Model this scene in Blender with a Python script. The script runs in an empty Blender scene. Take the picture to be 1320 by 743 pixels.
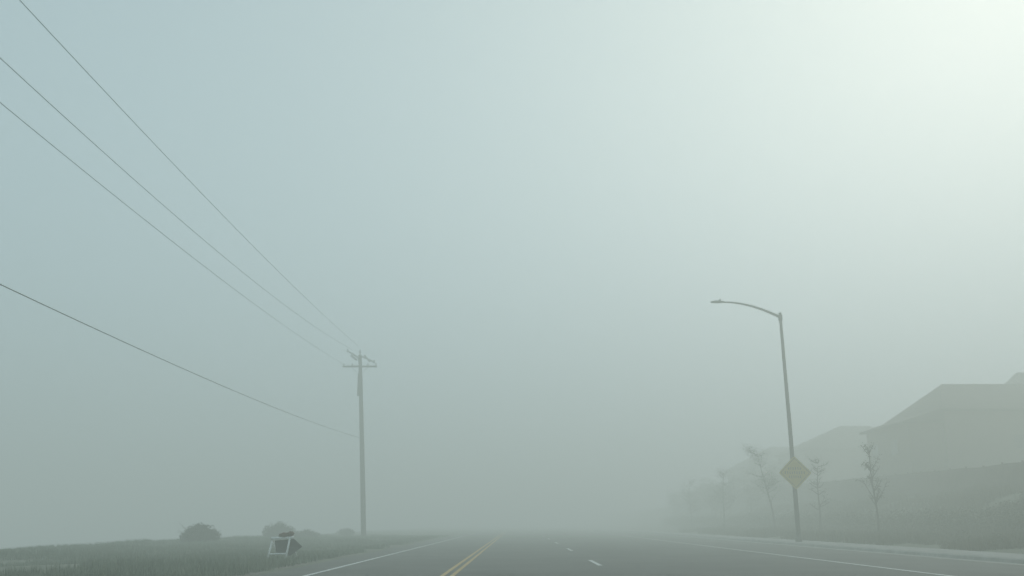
import bpy, bmesh, math, random
from mathutils import Vector, Matrix, noise
random.seed(7)
scene = bpy.context.scene
scene.view_settings.view_transform = 'Standard'
scene.view_settings.look = 'None'
scene.view_settings.exposure = 0

# ------------------------------------------------------------ materials
def mat(name, col, rough=0.8, metal=0.0, var=0.25, scale=3.0, bump=0.0, col2=None, spec=0.3):
    m = bpy.data.materials.new(name); m.use_nodes = True
    nt = m.node_tree; b = nt.nodes['Principled BSDF']
    b.inputs['Roughness'].default_value = rough
    b.inputs['Metallic'].default_value = metal
    b.inputs['Specular IOR Level'].default_value = spec
    tc = nt.nodes.new('ShaderNodeTexCoord')
    n = nt.nodes.new('ShaderNodeTexNoise'); n.inputs['Scale'].default_value = scale
    n.inputs['Detail'].default_value = 8; n.inputs['Roughness'].default_value = 0.65
    nt.links.new(tc.outputs['Object'], n.inputs['Vector'])
    r = nt.nodes.new('ShaderNodeValToRGB')
    c2 = col2 or tuple(min(1, c*(1+var)) for c in col)
    c1 = tuple(c*(1-var) for c in col) if not col2 else col
    r.color_ramp.elements[0].position = 0.32; r.color_ramp.elements[0].color = (*c1, 1)
    r.color_ramp.elements[1].position = 0.68; r.color_ramp.elements[1].color = (*c2, 1)
    nt.links.new(n.outputs['Fac'], r.inputs['Fac'])
    nt.links.new(r.outputs['Color'], b.inputs['Base Color'])
    if bump:
        bp = nt.nodes.new('ShaderNodeBump'); bp.inputs['Strength'].default_value = bump
        n2 = nt.nodes.new('ShaderNodeTexNoise'); n2.inputs['Scale'].default_value = scale*12
        n2.inputs['Detail'].default_value = 4
        nt.links.new(tc.outputs['Object'], n2.inputs['Vector'])
        nt.links.new(n2.outputs['Fac'], bp.inputs['Height'])
        nt.links.new(bp.outputs['Normal'], b.inputs['Normal'])
    return m

M_asph = mat('asphalt', (0.16,0.155,0.145), 0.85, var=0.2, scale=0.35, bump=0.25)
M_white = mat('paint_white', (0.6,0.6,0.58), 0.7, scale=2.2, col2=(0.85,0.85,0.82))
M_yell = mat('paint_yellow', (0.5,0.34,0.14), 0.7, scale=2.2, col2=(0.72,0.5,0.22))
M_conc = mat('concrete', (0.36,0.35,0.33), 0.9, scale=1.5, bump=0.2)
M_ground = mat('grass_ground', (0.12,0.13,0.09), 0.95, scale=0.25, col2=(0.2,0.2,0.155), bump=0.6)
M_gravel = mat('gravel_dirt', (0.14,0.125,0.105), 0.95, scale=2.0, col2=(0.24,0.22,0.19), bump=0.6)
M_grass = mat('pale_grass_blades', (0.15,0.18,0.125), 0.8, scale=0.5, col2=(0.28,0.3,0.23))  # pale grey-green blades, tone varied by noise
M_verge = mat('dry_verge', (0.07,0.07,0.04), 0.85, scale=0.4, col2=(0.16,0.14,0.09))
M_leaf = mat('foliage', (0.04,0.05,0.027), 0.8, scale=1.0, col2=(0.09,0.09,0.05))
M_scrub = mat('dry_scrub', (0.06,0.045,0.035), 0.9, scale=2.0, col2=(0.12,0.09,0.07))
M_bark = mat('bark', (0.06,0.05,0.04), 0.9, scale=5)
M_wood = mat('creosote_wood', (0.045,0.038,0.032), 0.9, scale=4)
M_galv = mat('galvanised_steel', (0.11,0.11,0.105), 0.6, metal=0.3, var=0.15, scale=4)
M_cer = mat('porcelain', (0.25,0.24,0.24), 0.3, var=0.1)
M_wire = mat('cable', (0.03,0.03,0.03), 0.7, var=0.1)
M_sign = mat('sign_yellow', (0.48,0.34,0.05), 0.6, var=0.1, scale=3)
M_blk = mat('sign_black', (0.04,0.035,0.03), 0.6)
M_tar = mat('tar', (0.09,0.09,0.09), 0.6)
M_stuc = mat('stucco', (0.19,0.15,0.115), 0.9, var=0.08, scale=2, bump=0.2)
M_trim = mat('trim', (0.2,0.17,0.14), 0.7, var=0.05)
M_roof = mat('roof_tile', (0.085,0.07,0.062), 0.85, var=0.3, scale=2.5, bump=0.3)
M_glass = mat('window_glass', (0.03,0.035,0.04), 0.1, var=0.1, spec=0.6)
M_fence = mat('fence_wood', (0.12,0.095,0.075), 0.9, var=0.3, scale=1.5)
M_wht = mat('white_metal', (0.86,0.86,0.84), 0.5, var=0.05, scale=6)
M_dark = mat('dark_panel', (0.05,0.045,0.05), 0.7, var=0.2, scale=5)
M_sand = mat('sandbag', (0.16,0.09,0.07), 0.95, var=0.25, scale=8)

# ------------------------------------------------------------ mesh helpers
def obj(name, verts, faces, m, parent=None, smooth=False):
    me = bpy.data.meshes.new(name); me.from_pydata(verts, [], faces); me.update()
    ms = m if isinstance(m, list) else [m]
    for k in ms: me.materials.append(k)
    o = bpy.data.objects.new(name, me); scene.collection.objects.link(o)
    if smooth:
        for p in me.polygons: p.use_smooth = True
    if parent: o.parent = parent
    return o
def empty(name, loc=(0,0,0)):
    e = bpy.data.objects.new(name, None); e.location = loc; scene.collection.objects.link(e); return e
def box(name, x0,x1,y0,y1,z0,z1, m, parent=None, bevel=0.0):
    v=[(x0,y0,z0),(x1,y0,z0),(x1,y1,z0),(x0,y1,z0),(x0,y0,z1),(x1,y0,z1),(x1,y1,z1),(x0,y1,z1)]
    f=[(0,3,2,1),(4,5,6,7),(0,1,5,4),(1,2,6,5),(2,3,7,6),(3,0,4,7)]
    return obj(name,v,f,m,parent)
def tube_data(pts, rads, n=10, V=None, F=None):
    V = [] if V is None else V; F = [] if F is None else F
    pts=[Vector(p) for p in pts]; base=len(V); up=Vector((0.13,0.31,0.94))
    for i,p in enumerate(pts):
        d=(pts[min(i+1,len(pts)-1)]-pts[max(i-1,0)]).normalized()
        a=d.cross(up)
        if a.length<0.05: a=d.cross(Vector((1,0,0)))
        a.normalize(); b=d.cross(a)
        for k in range(n):
            t=2*math.pi*k/n
            V.append(tuple(p+(a*math.cos(t)+b*math.sin(t))*rads[i]))
    for i in range(len(pts)-1):
        for k in range(n):
            k2=(k+1)%n
            F.append((base+i*n+k,base+i*n+k2,base+(i+1)*n+k2,base+(i+1)*n+k))
    F.append(tuple(base+k for k in range(n))[::-1]); F.append(tuple(base+(len(pts)-1)*n+k for k in range(n)))
    return V,F
def tube(name, pts, rads, m, parent=None, n=10):
    if not hasattr(rads,'__len__'): rads=[rads]*len(pts)
    V,F=tube_data(pts,rads,n); return obj(name,V,F,m,parent,smooth=True)

# ------------------------------------------------------------ terrain
def gz(x,y):
    w = noise.noise(Vector((x*0.06,y*0.05,0)))
    w2 = noise.noise(Vector((x*0.4,y*0.3,5)))
    if x < -6.3:
        t=min(1,(-6.3-x)/3)
        e=-22.5+1.2*math.sin(y*0.07)
        z=t*(0.12*w2+0.15*w)-0.03*t
        if x<e: 
            k=e-x; z-= min(9, k*k*0.035 if k<8 else 2.24+(k-8)*0.5)
        return z
    if x>18.2:
        if x<22: z=0.15+ (x-18.2)/3.8*0.35
        elif x<29.5:
            u=(x-22)/7.5; z=0.5+2.5*(u*u*(3-2*u))
        else: z=3.0 + min(1.2,max(0,(y-60)*0.012))
        return z+0.08*w2*min(1,(x-18.2)/2)
    return -0.02
def lin(a,b,s):
    n=max(1,int(round((b-a)/s))); return [a+(b-a)*i/n for i in range(n+1)]
def sheet(name, xs, ys, zf, m):
    V=[(x,y,zf(x,y)) for y in ys for x in xs]; nx=len(xs)
    F=[(j*nx+i,j*nx+i+1,(j+1)*nx+i+1,(j+1)*nx+i) for j in range(len(ys)-1) for i in range(nx-1)]
    return obj(name,V,F,m,smooth=True)
ys=lin(-1500,-60,240)+lin(-58,160,1.5)+lin(170,300,10)+lin(400,1500,150)
xs=lin(-1500,-100,200)+lin(-90,-40,5)+lin(-38,-6.4,0.6)+[-6.3,0,8,18.2]+lin(18.6,34,0.6)+lin(36,80,6)+lin(150,1500,225)
sheet('ground', xs, ys, gz, M_ground)
ry=lin(-300,600,20)
rys=lin(-300,0,20)+lin(1,140,1)+lin(160,600,20)
sheet('gravel_shoulder',[-7.5,-6.7,-6.0],rys,lambda x,y:(0.006+0.03*noise.noise(Vector((x,y*.8,1)))) if x>-7 and x<-6.2 else -0.03,M_gravel)
sheet('road',[-6.3,-5,15.0],ry,lambda x,y:0.012,M_asph)
def strip(V,F,x0,x1,y0,y1,z,step=4):
    yy=lin(y0,y1,step)
    b=len(V)
    for y in yy: V.append((x0,y,z)); V.append((x1,y,z))
    for i in range(len(yy)-1): F.append((b+2*i,b+2*i+1,b+2*i+3,b+2*i+2))
V=[];F=[]
strip(V,F,-1.86,-1.75,-300,600,0.018,20); strip(V,F,-1.62,-1.51,-300,600,0.018,20)
obj('yellow_centre_line',V,F,M_yell)
V=[];F=[]
strip(V,F,-5.15,-5.02,-300,600,0.018,20)
strip(V,F,10.26,10.43,-300,600,0.018,20)
for k in range(-20,40):
    y=28.8+15*k; strip(V,F,2.39,2.53,y,y+4.2,0.018,5)
obj('white_lane_line',V,F,M_white)
V=[];F=[]
for _ in range(16):
    x=random.uniform(-4,13); y=random.uniform(22,60); a=random.choice([0,1])
    pts=[]
    for i in range(14):
        pts.append((x,y)); 
        if a: y+=random.uniform(0.4,1.0); x+=random.uniform(-0.2,0.2)
        else: x+=random.uniform(0.2,0.5); y+=random.uniform(-0.2,0.2)
    b=len(V)
    for (px,py) in pts:
        w=random.uniform(0.02,0.05)
        if a: V+= [(px-w,py,0.0165),(px+w,py,0.0165)]
        else: V+= [(px,py-w,0.0165),(px,py+w,0.0165)]
    for i in range(len(pts)-1): F.append((b+2*i,b+2*i+1,b+2*i+3,b+2*i+2))
obj('crack_sealant',V,F,M_tar)
sheet('gutter',[14.98,15.6],ry,lambda x,y:0.02 if x<15.2 else 0.0165,M_conc)
V=[];F=[]
yy=lin(-300,600,3.0)
prof=[(15.6,0.0),(15.62,0.12),(15.66,0.15),(15.82,0.152)]
for y in yy[:-1]:
    b=len(V); y0=y+0.01; y1=y+3.0-0.01
    for (px,pz) in prof: V+=[(px,y0,pz),(px,y1,pz)]
    for i in range(3): F.append((b+2*i,b+2*i+2,b+2*i+3,b+2*i+1))
obj('kerb',V,F,M_conc)
sheet('sidewalk',[15.82,18.25],ry,lambda x,y:0.158,M_conc)

# ------------------------------------------------------------ foliage scatter
def leafcloud(V,F,c,r,n,size,flat=1.0):
    for _ in range(n):
        d=Vector((random.gauss(0,1),random.gauss(0,1),random.gauss(0,1))).normalized()*(random.random()**0.45)
        p=Vector(c)+Vector((d.x*r[0],d.y*r[1],d.z*r[2]))
        a=Vector((random.gauss(0,1),random.gauss(0,1),random.gauss(0,1))).normalized()*size*random.uniform(.5,1.3)
        b2=a.orthogonal().normalized()*size*random.uniform(.3,.6)
        k=len(V); V+= [tuple(p-a),tuple(p+b2),tuple(p+a),tuple(p-b2)]; F.append((k,k+1,k+2,k+3))
def tufts(name, area, n, h, m, cond=None):
    V=[];F=[]
    for _ in range(n):
        x=random.uniform(area[0],area[1]); y=area[2]+(area[3]-area[2])*random.random()**1.3
        if noise.noise(Vector((x*.25,y*.18,3)))<-0.25: continue
        z=gz(x,y); s=h*random.uniform(.4,1.3)*(1+0.8*noise.noise(Vector((x*.15,y*.1,9))))
        for _ in range(5):
            a=random.uniform(0,6.28); l=random.uniform(.1,.6)*s; w=0.012+0.01*random.random()
            ox=random.uniform(-.08,.08); oy=random.uniform(-.08,.08)
            px,py=math.cos(a+1.57)*w,math.sin(a+1.57)*w
            k=len(V)
            V+=[(x+ox-px,y+oy-py,z-.02),(x+ox+px,y+oy+py,z-.02),(x+ox+math.cos(a)*l,y+oy+math.sin(a)*l,z+s)]
            F.append((k,k+1,k+2))
    return obj(name,V,F,m)
tufts('grass',(-24,-6.7,18,95),36000,0.17,M_grass)
tufts('verge_grass',(18.3,29,25,110),30000,0.42,M_verge)

def shrub(name,x,y,w,h,m,n=1500):
    e=gz(x,y); V=[];F=[]
    for i in range(16):
        a=random.uniform(0,6.28); rr=random.uniform(0,.36)*w
        hh=h*random.uniform(.6,1)*(1-0.35*(rr/(.36*w))**2)
        leafcloud(V,F,(x+math.cos(a)*rr,y+math.sin(a)*rr,e+hh*0.5),(w*.2,w*.2,hh*.52),n//16,0.08)
    for i in range(16):
        a=random.uniform(0,6.28); p=Vector((x,y,e-.05)); q=p+Vector((math.cos(a)*w*.42,math.sin(a)*w*.42,h*random.uniform(.4,.95)))
        tube_data([p,(p+q)/2+Vector((0,0,.1)),q],[.03,.018,.006],4,V,F)
    return obj(name,V,F,m)
shrub('shrub',-20.0,60.5,3.2,1.45,M_scrub,6500)
shrub('shrub',-19.6,79,2.6,1.6,M_scrub,4500)
shrub('shrub',-17.8,81,2.6,0.8,M_scrub,3500)
shrub('shrub',-17.2,97,2.2,0.9,M_scrub,2000)

def tree(name,x,y,h,spread,lean,m,leafn=900,narrow=False):
    z=gz(x,y); V=[];F=[]
    tp=[Vector((x+lean*(t**1.5)+0.06*math.sin(t*7),y+0.05*math.cos(t*5),z-.1+h*t)) for t in [i/8 for i in range(9)]]
    tube_data(tp,[0.1*(1-t/8*.85)*(h/6) for t in range(9)],7,V,F)
    LV=[];LF=[]
    nb=24
    for i in range(nb):
        t=random.uniform(.33,.98); k=t*8; i0=min(7,int(k)); p=tp[i0].lerp(tp[i0+1],k-i0)
        a=random.uniform(0,6.28); L=spread*random.uniform(.4,1.1)*(1.15-t*.6)
        q=p+Vector((math.cos(a)*L,math.sin(a)*L,L*random.uniform(.4,1.0)*(1.6 if narrow else .7)))
        mid=(p+q)/2+Vector((0,0,-.06*L))
        tube_data([p,mid,q],[.035,.024,.01],5,V,F)
        for j in range(5):
            s=mid.lerp(q,random.random()); r=s+Vector((random.uniform(-1,1),random.uniform(-1,1),random.uniform(0,1)))*L*.42
            tube_data([s,r],[.016,.008],4,V,F)
            leafcloud(LV,LF,r,(.3*spread,.3*spread,.28*spread),int(leafn/nb/6),0.06)
        leafcloud(LV,LF,q,(.35*spread,.35*spread,.3*spread),int(leafn/nb/6),0.06)
    e=empty(name); obj('trunk_and_limbs',V,F,M_bark,e,True); obj('leaves',LV,LF,m,e)
    return e
tree('young_tree',20.6,55,5.1,0.85,-.15,M_leaf,600,True)
tree('young_tree',21.4,80,6.9,1.9,-1.2,M_leaf,1900)
tree('young_tree',21.2,67.5,5.2,1.2,.2,M_leaf,350)
tree('young_tree',21.0,98,6.0,1.7,.3,M_leaf,900)
tree('young_tree',21.3,118,6,1.8,0,M_leaf,900)
V=[];F=[]
for _ in range(46):
    x=random.uniform(25,40); y=random.uniform(105,175)
    if x>34 and y<168: x-=9
    h=random.uniform(2.5,4.5); z0=gz(x,y)
    tube_data([(x,y,z0),(x+.2,y,z0+h*.6)],[.12,.07],5,V,F)
    for j in range(9):
        leafcloud(V,F,(x+random.uniform(-1,1),y+random.uniform(-1,1),z0+h*random.uniform(.4,1)),(.8,.8,.6),34,.13)
obj('distant_trees',V,F,M_leaf)

V=[];F=[]
y=26
while y<150:
    x=23.3+random.uniform(-.5,.5); hh=random.uniform(1.1,1.5)
    leafcloud(V,F,(x,y,gz(x,y)+hh*.5),(0.9,0.8,hh*.55),150,0.09)
    y+=random.uniform(.5,.8)
obj('hedge',V,F,M_leaf)
V=[];F=[]
for _ in range(160):
    x=random.uniform(18.8,29); y=random.uniform(28,120); r=random.uniform(.25,.6)
    leafcloud(V,F,(x,y,gz(x,y)+r*.5),(r,r,r*.8),50,0.08)
obj('groundcover_plants',V,F,M_leaf)
V=[];F=[]
def bx(V,F,x0,x1,y0,y1,z0,z1):
    b=len(V); V+=[(x0,y0,z0),(x1,y0,z0),(x1,y1,z0),(x0,y1,z0),(x0,y0,z1),(x1,y0,z1),(x1,y1,z1),(x0,y1,z1)]
    for f in [(0,3,2,1),(4,5,6,7),(0,1,5,4),(1,2,6,5),(2,3,7,6),(3,0,4,7)]: F.append(tuple(b+i for i in f))
y=30
while y<170:
    zb=gz(30,y)
    bx(V,F,30,30.02,y,y+.145,zb-.1,zb+1.75+random.uniform(-.01,.01)); y+=.15
y=30
while y<170:
    zb=gz(30,y); bx(V,F,30.03,30.13,y,y+.1,zb-.2,zb+1.85); y+=2.4
obj('wood_fence',V,F,M_fence)

# ------------------------------------------------------------ houses
def hip(V,F,x0,x1,y0,y1,ze,zr,insl,insr,ov=0.5,th=0.2):
    x0-=ov;x1+=ov;y0-=ov;y1+=ov; b=len(V)
    ym=(y0+y1)/2
    V+=[(x0,y0,ze),(x1,y0,ze),(x1,y1,ze),(x0,y1,ze),(x0+insl,ym,zr),(x1-insr,ym,zr),
        (x0,y0,ze-th),(x1,y0,ze-th),(x1,y1,ze-th),(x0,y1,ze-th)]
    for f in [(0,1,5,4),(1,2,5),(2,3,4,5),(3,0,4),(6,7,1,0),(7,8,2,1),(8,9,3,2),(9,6,0,3),(9,8,7,6)]:
        F.append(tuple(b+i for i in f))
def window(par,x,z,w,h,y,side=False):
    if not side:
        box('window_frame',x-w/2-.08,x+w/2+.08,y-.06,y+.02,z-.08,z+h+.08,M_trim,par)
        box('window_glass',x-w/2,x-.03,y-.075,y-.062,z,z+h,M_glass,par)
        box('window_glass',x+.03,x+w/2,y-.075,y-.062,z,z+h,M_glass,par)
    else:
        box('window_frame',x-.06,x+.02,y-w/2-.08,y+w/2+.08,z-.08,z+h+.08,M_trim,par)
        box('window_glass',x-.075,x-.062,y-w/2,y-.03,z,z+h,M_glass,par)
        box('window_glass',x-.075,x-.062,y+.03,y+w/2,z,z+h,M_glass,par)
def house(x0,x1,y0,y1,zb,ze,zr,insl,insr,wing=True):
    e=empty('two_storey_house')
    a=x0+(3.0 if wing else 0)
    box('walls',a,x1,y0,y1,zb-.5,ze-.15,M_stuc,e)
    V=[];F=[]; hip(V,F,a,x1,y0,y1,ze+(1.0 if wing else 0),zr,insl,insr,0.3 if wing else .5)
    if wing:
        box('upper_walls',a+.01,x1-.01,y0+.01,y1-.01,ze-.15,ze+.9,M_stuc,e)
        box('wing_walls',x0,a-.003,y0+.3,y1-2,zb-.5,ze-.15,M_stuc,e)
        b=len(V); zo=ze-.05
        V+=[(x0-.5,y0-.2,zo),(a-.004,y0-.2,zo+1.15),(a-.004,y1-1.5,zo+1.15),(x0-.5,y1-1.5,zo),
            (x0-.5,y0-.2,zo-.2),(a-.004,y0-.2,zo-.05),(a-.004,y1-1.5,zo-.05),(x0-.5,y1-1.5,zo-.2)]
        for f in [(0,1,2,3),(4,5,1,0),(7,4,0,3),(6,7,3,2)]: F.append(tuple(b+i for i in f))
    obj('roof',V,F,M_roof,e)
    for x in lin(a+6.5,x1-2.5,5.2):
        window(e,x,ze-2.3,1.2,1.1,y0); window(e,x,zb+.9,1.5,1.4,y0)
    for y in lin(y0+3.5,y1-4,4): window(e,x0,ze-2.6,1.3,1.2,y,True); window(e,x0,zb+.9,1.3,1.3,y,True)
    return e
house(33.4,51,80,92,3.1,9.7,13.7,3.2,4)
house(37.5,55,123,136,3.8,10.6,14.2,7.5,7.0,False)
house(36.5,55,152,165,4.0,10.0,13.6,6.5,6.5,False)
house(51.5,72,96,108,3.1,12.0,17.3,4,5,False)

# ------------------------------------------------------------ street lamp + sign
L=empty('street_lamp')
lx,ly=16.6,57.0
tube('base',[(lx,ly,.15),(lx,ly,.5),(lx,ly,.52)],[.2,.2,.14],M_galv,L,16)
tube('pole',[(lx,ly,.5),(lx-.05,ly,7),(lx-.15,ly,13.9)],[.14,.12,.09],M_galv,L,14)
tx=lx-.15
tube('pole_cap',[(tx,ly,13.9),(tx,ly,13.98),(tx,ly,14.02)],[.1,.095,.02],M_galv,L,12)
arm=[(tx,ly,13.7)]
for i in range(1,11):
    t=i/10; arm.append((tx-3.45*t,ly,13.7+0.98*math.sin(t*math.pi/2)**0.9))
tube('arm',arm,[.09-.04*i/10 for i in range(11)],M_galv,L,10)
tube('arm_clamp',[(tx,ly,13.5),(tx,ly,13.85)],[.13,.13],M_galv,L,12)
hx=tx-3.4; hz=14.68
V=[];F=[]
secs=[(0,.05,.05),(-.12,.10,.09),(-.35,.16,.12),(-.65,.17,.11),(-.85,.12,.06),(-.92,.04,.02)]
for (dx,w,h) in secs:
    for k in range(12):
        t=2*math.pi*k/12; zz=math.sin(t)*h
        V.append((hx+dx,ly+math.cos(t)*w,hz+(zz if zz>0 else zz*.5)))
for i in range(len(secs)-1):
    for k in range(12):
        F.append((i*12+k,i*12+(k+1)%12,(i+1)*12+(k+1)%12,(i+1)*12+k))
F.append(tuple(range(12))); F.append(tuple(60+k for k in range(12)))
obj('luminaire_head',V,F,M_galv,L,True)
tube('photocell',[(hx-.3,ly,hz+.1),(hx-.3,ly,hz+.22)],[.055,.05],M_galv,L,10)

S=empty('warning_sign')
def diamond(name,cx,cy,cz,r,th,m,par):
    bm=bmesh.new(); 
    vs=[]
    c=.09
    for (ax,az) in [(0,1),(1,0),(0,-1),(-1,0)]:
        if ax==0: vs+=[(-c*az, az*(1-c)),(0,az*(1-c*.35)),(c*az,az*(1-c))]
        else: vs+=[(ax*(1-c),c*ax),(ax*(1-c*.35),0),(ax*(1-c),-c*ax)]
    f=[bm.verts.new((cx+a*r,cy,cz+b*r)) for a,b in vs]
    b=[bm.verts.new((cx+a*r,cy+th,cz+b_*r)) for a,b_ in vs]
    bm.faces.new(f); bm.faces.new(b[::-1]); n=len(f)
    for i in range(n): bm.faces.new((f[i],b[i],b[(i+1)%n],f[(i+1)%n]))
    bmesh.ops.recalc_face_normals(bm,faces=bm.faces)
    me=bpy.data.meshes.new(name); bm.to_mesh(me); bm.free(); me.materials.append(m)
    o=bpy.data.objects.new(name,me); scene.collection.objects.link(o); o.parent=par; return o
sy=ly-.2; sx=lx+.02
diamond('panel',sx,sy,4.15,1.0,.012,M_sign,S)
V=[];F=[]
for s1,s2 in [((0,1),(1,0)),((1,0),(0,-1)),((0,-1),(-1,0)),((-1,0),(0,1))]:
    b=len(V)
    for (r1) in (.88,.84):
        V+=[(sx+s1[0]*r1,sy-.004,4.15+s1[1]*r1),(sx+s2[0]*r1,sy-.004,4.15+s2[1]*r1)]
    F.append((b,b+1,b+3,b+2))
for row,(zz,wd) in enumerate([(.24,.40),(0.0,.62),(-.24,.38)]):
    x=-wd
    while x<wd-.05:
        w=random.uniform(.07,.1); b=len(V)
        V+=[(sx+x,sy-.004,4.15+zz-.08),(sx+x+w*.5,sy-.004,4.15+zz-.08),(sx+x+w*.5,sy-.004,4.15+zz+.08),(sx+x,sy-.004,4.15+zz+.08)]
        F.append((b,b+1,b+2,b+3)); x+=w+.05
obj('legend_and_border',V,F,M_blk,S)
box('bracket_upper',sx-.03,sx+.03,sy+.012,ly-.09,4.45,4.52,M_galv,S)
box('bracket_lower',sx-.03,sx+.03,sy+.012,ly-.09,3.8,3.87,M_galv,S)

# ------------------------------------------------------------ utility poles and wires
def upole(bx_,by_,lean,base):
    P=empty('utility_pole')
    H=17.0
    def at(z): return bx_+lean*z/H
    tube('pole',[(bx_,by_,base-.5),(at(8),by_,8),(at(H),by_,H)],[.25,.22,.17],M_wood,P,12)
    z=15.85; c=at(z)
    box('crossarm',c-1.65,c+1.65,by_-.29,by_-.15,z-.08,z+.08,M_wood,P)
    for s in (-1,1): tube('brace',[(c+s*.75,by_-.22,z-.08),(c,by_-.22,z-.85)],.022,M_galv,P,5)
    for dx in (-1.55,-.75,.75,1.55):
        tube('insulator',[(c+dx,by_-.18,z+.07),(c+dx,by_-.18,z+.14),(c+dx,by_-.18,z+.2),(c+dx,by_-.18,z+.26),(c+dx,by_-.18,z+.34)],[.03,.085,.045,.085,.03],M_cer,P,8)
    for (x1,z1,x2,z2) in [(-1.25,17.35,-.05,16.6),(1.35,16.25,.1,16.85)]:
        tube('bracket_arm',[(c+x2,by_-.1,z2),((2*c+x1+x2)/2,by_-.15,(z1+z2)/2+.05),(c+x1,by_-.2,z1)],[.07,.07,.06],M_galv,P,6)
        tube('insulator',[(c+x1,by_-.2,z1-.1),(c+x1,by_-.2,z1),(c+x1,by_-.2,z1+.12),(c+x1,by_-.2,z1+.22)],[.05,.13,.06,.1],M_cer,P,8)
    tube('fuse_cutout',[(c-.9,by_-.25,16.95),(c-.3,by_-.25,16.45)],[.13,.1],M_cer,P,8)
    tube('fuse_cutout',[(c+.4,by_-.25,16.95),(c+.95,by_-.25,16.3)],[.08,.08],M_cer,P,8)
    tube('top_pin',[(at(H),by_,H),(at(H),by_,H+.3),(at(H),by_,H+.55)],[.04,.1,.04],M_cer,P,8)
    tube('cable_riser',[(at(2.5)+.2,by_-.16,2.5),(at(15)+.16,by_-.14,15)],[.06,.06],M_wood,P,6)
    tube('splice_can',[(at(13.2)-.12,by_-.25,13.0),(at(13.2)-.12,by_-.25,15.2)],[.2,.2],M_wood,P,10)
    return P
upole(-14.2,89,-1.05,-.1)
upole(-13.6,-18,-1.05,-.1)
W=empty('power_lines')
for i,(xa,za,xb,sag,r) in enumerate([(-15.4,17.85,-14.9,1.25,.014),(-15.9,17.45,-16.1,2.3,.014),(-16.8,16.1,-17.1,1.5,.014),(-14.75,9.0,-15.1,1.1,.016)]):
    pts=[]
    for k in range(61):
        t=k/60; pts.append((xa+(xb-xa)*t,88.8-106.8*t,za-4*sag*t*(1-t)))
    tube('wire_%d'%(i+1),pts,r,M_wire,W,6)

# ------------------------------------------------------------ barricade
B=empty('road_barricade')
cx,cy=-7.95,33.0; g=gz(cx,cy)
def bt(n,pts,r,m): tube(n,[(cx+a,cy+b,g+c) for a,b,c in pts],r,m,B,8)
bt('front_leg_1',[(-.52,-.3,-.03),(-.42,-.05,.76)],.034,M_wht)
bt('front_leg_2',[(.10,-.32,-.03),(.18,-.14,.76)],.034,M_wht)
bt('rear_leg_1',[(-.34,.35,-.03),(-.42,0,.72)],.028,M_wht)
bt('rear_leg_2',[(.38,.35,-.03),(.18,0,.72)],.028,M_wht)
bt('top_rail',[(-.46,-.12,.73),(.3,-.14,.77)],.045,M_wht)
bt('lower_rail',[(-.48,-.24,.22),(.14,-.26,.24)],.028,M_wht)
V=[(cx-.36,cy-.06,g+.66),(cx+.3,cy-.08,g+.72),(cx+.60,cy-.06,g+.46),(cx+.22,cy-.16,g+.16),(cx-.26,cy-.16,g+.26)]
V+= [(a,b+.02,c) for a,b,c in V]
obj('dark_sign_panel',V,[(0,4,3,2,1),(5,6,7,8,9)]+[(i,(i+1)%5,(i+1)%5+5,i+5) for i in range(5)],M_dark,B)
for (dx,dz,rx) in [(-.02,.84,.2),(.18,.88,.12)]:
    bm=bmesh.new(); bmesh.ops.create_icosphere(bm,subdivisions=3,radius=1)
    for v in bm.verts:
        q=noise.noise(v.co*2.0)*.25; v.co*=1+q
        v.co=Vector((cx+dx+v.co.x*rx,cy-.08+v.co.y*.13,g+dz+v.co.z*.09))
    me=bpy.data.meshes.new('sandbag'); bm.to_mesh(me); bm.free(); me.materials.append(M_sand)
    for p in me.polygons: p.use_smooth=True
    o=bpy.data.objects.new('sandbag',me); scene.collection.objects.link(o); o.parent=B

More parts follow.
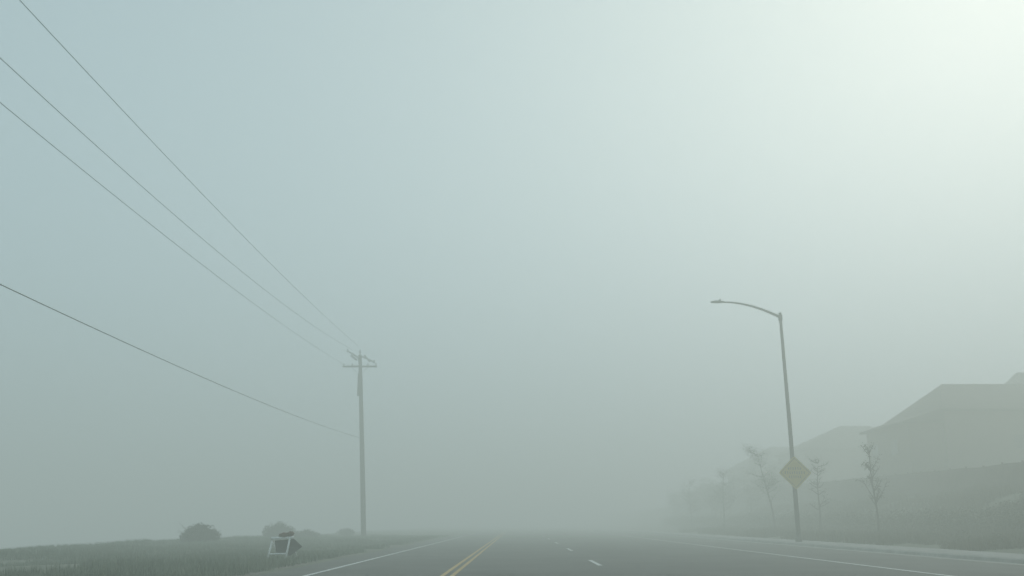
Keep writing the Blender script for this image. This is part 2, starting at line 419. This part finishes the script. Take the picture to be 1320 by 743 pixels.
# ------------------------------------------------------------ fog: three stacked layers (denser near the ground,
# with an added glow, stronger towards the top, in place of multiply scattered daylight)
FP=empty('fog')
layers=[(-14,12,(.168,.212,.188),.0168),(12.02,32,(.18,.248,.232),.0155),(32.02,80,(.205,.315,.345),.0145)]
for i,(z0,z1,c,DENS) in enumerate(layers):
    o=box('fog_layer_%d'%(i+1),-1200,1200,-1200,1200,z0,z1,M_wire,FP)
    fm=bpy.data.materials.new('fog'); fm.use_nodes=True; nt=fm.node_tree; nt.nodes.clear()
    out=nt.nodes.new('ShaderNodeOutputMaterial')
    sc=nt.nodes.new('ShaderNodeVolumeScatter'); sc.inputs['Color'].default_value=(0.97,0.985,0.93,1)
    sc.inputs['Density'].default_value=DENS; sc.inputs['Anisotropy'].default_value=0.52
    em=nt.nodes.new('ShaderNodeEmission'); em.inputs['Color'].default_value=(*c,1); em.inputs['Strength'].default_value=DENS  # fog's own emission, added to imitate multiple scattering
    ad=nt.nodes.new('ShaderNodeAddShader')
    nt.links.new(sc.outputs[0],ad.inputs[0]); nt.links.new(em.outputs[0],ad.inputs[1])
    nt.links.new(ad.outputs[0],out.inputs['Volume'])
    o.data.materials.clear(); o.data.materials.append(fm)

# ------------------------------------------------------------ sky + sun
EL,AZ=math.radians(28),math.radians(35)
w=bpy.data.worlds.new('World'); scene.world=w; w.use_nodes=True
nt=w.node_tree; bg=nt.nodes['Background']
sky=nt.nodes.new('ShaderNodeTexSky'); sky.sky_type='NISHITA'; sky.sun_disc=False
sky.sun_elevation=EL; sky.sun_rotation=AZ; sky.dust_density=1.2; sky.air_density=1.0
nt.links.new(sky.outputs[0],bg.inputs['Color']); bg.inputs['Strength'].default_value=0.06
sl=bpy.data.lights.new('sun','SUN'); sl.energy=4.1; sl.angle=math.radians(14); sl.color=(1,.965,.68)
so=bpy.data.objects.new('sun',sl); scene.collection.objects.link(so)
D=Vector((math.sin(AZ)*math.cos(EL),math.cos(AZ)*math.cos(EL),math.sin(EL)))
so.rotation_euler=D.to_track_quat('Z','Y').to_euler()

# ------------------------------------------------------------ camera
cam=bpy.data.cameras.new('camera'); co=bpy.data.objects.new('camera',cam); scene.collection.objects.link(co)
cam.sensor_width=36; cam.lens=36*1200/1320; cam.clip_end=5000; cam.clip_start=.1
co.location=(0,0,1.25); co.rotation_euler=(math.radians(90+14.15),0,math.radians(0.33))
scene.camera=co
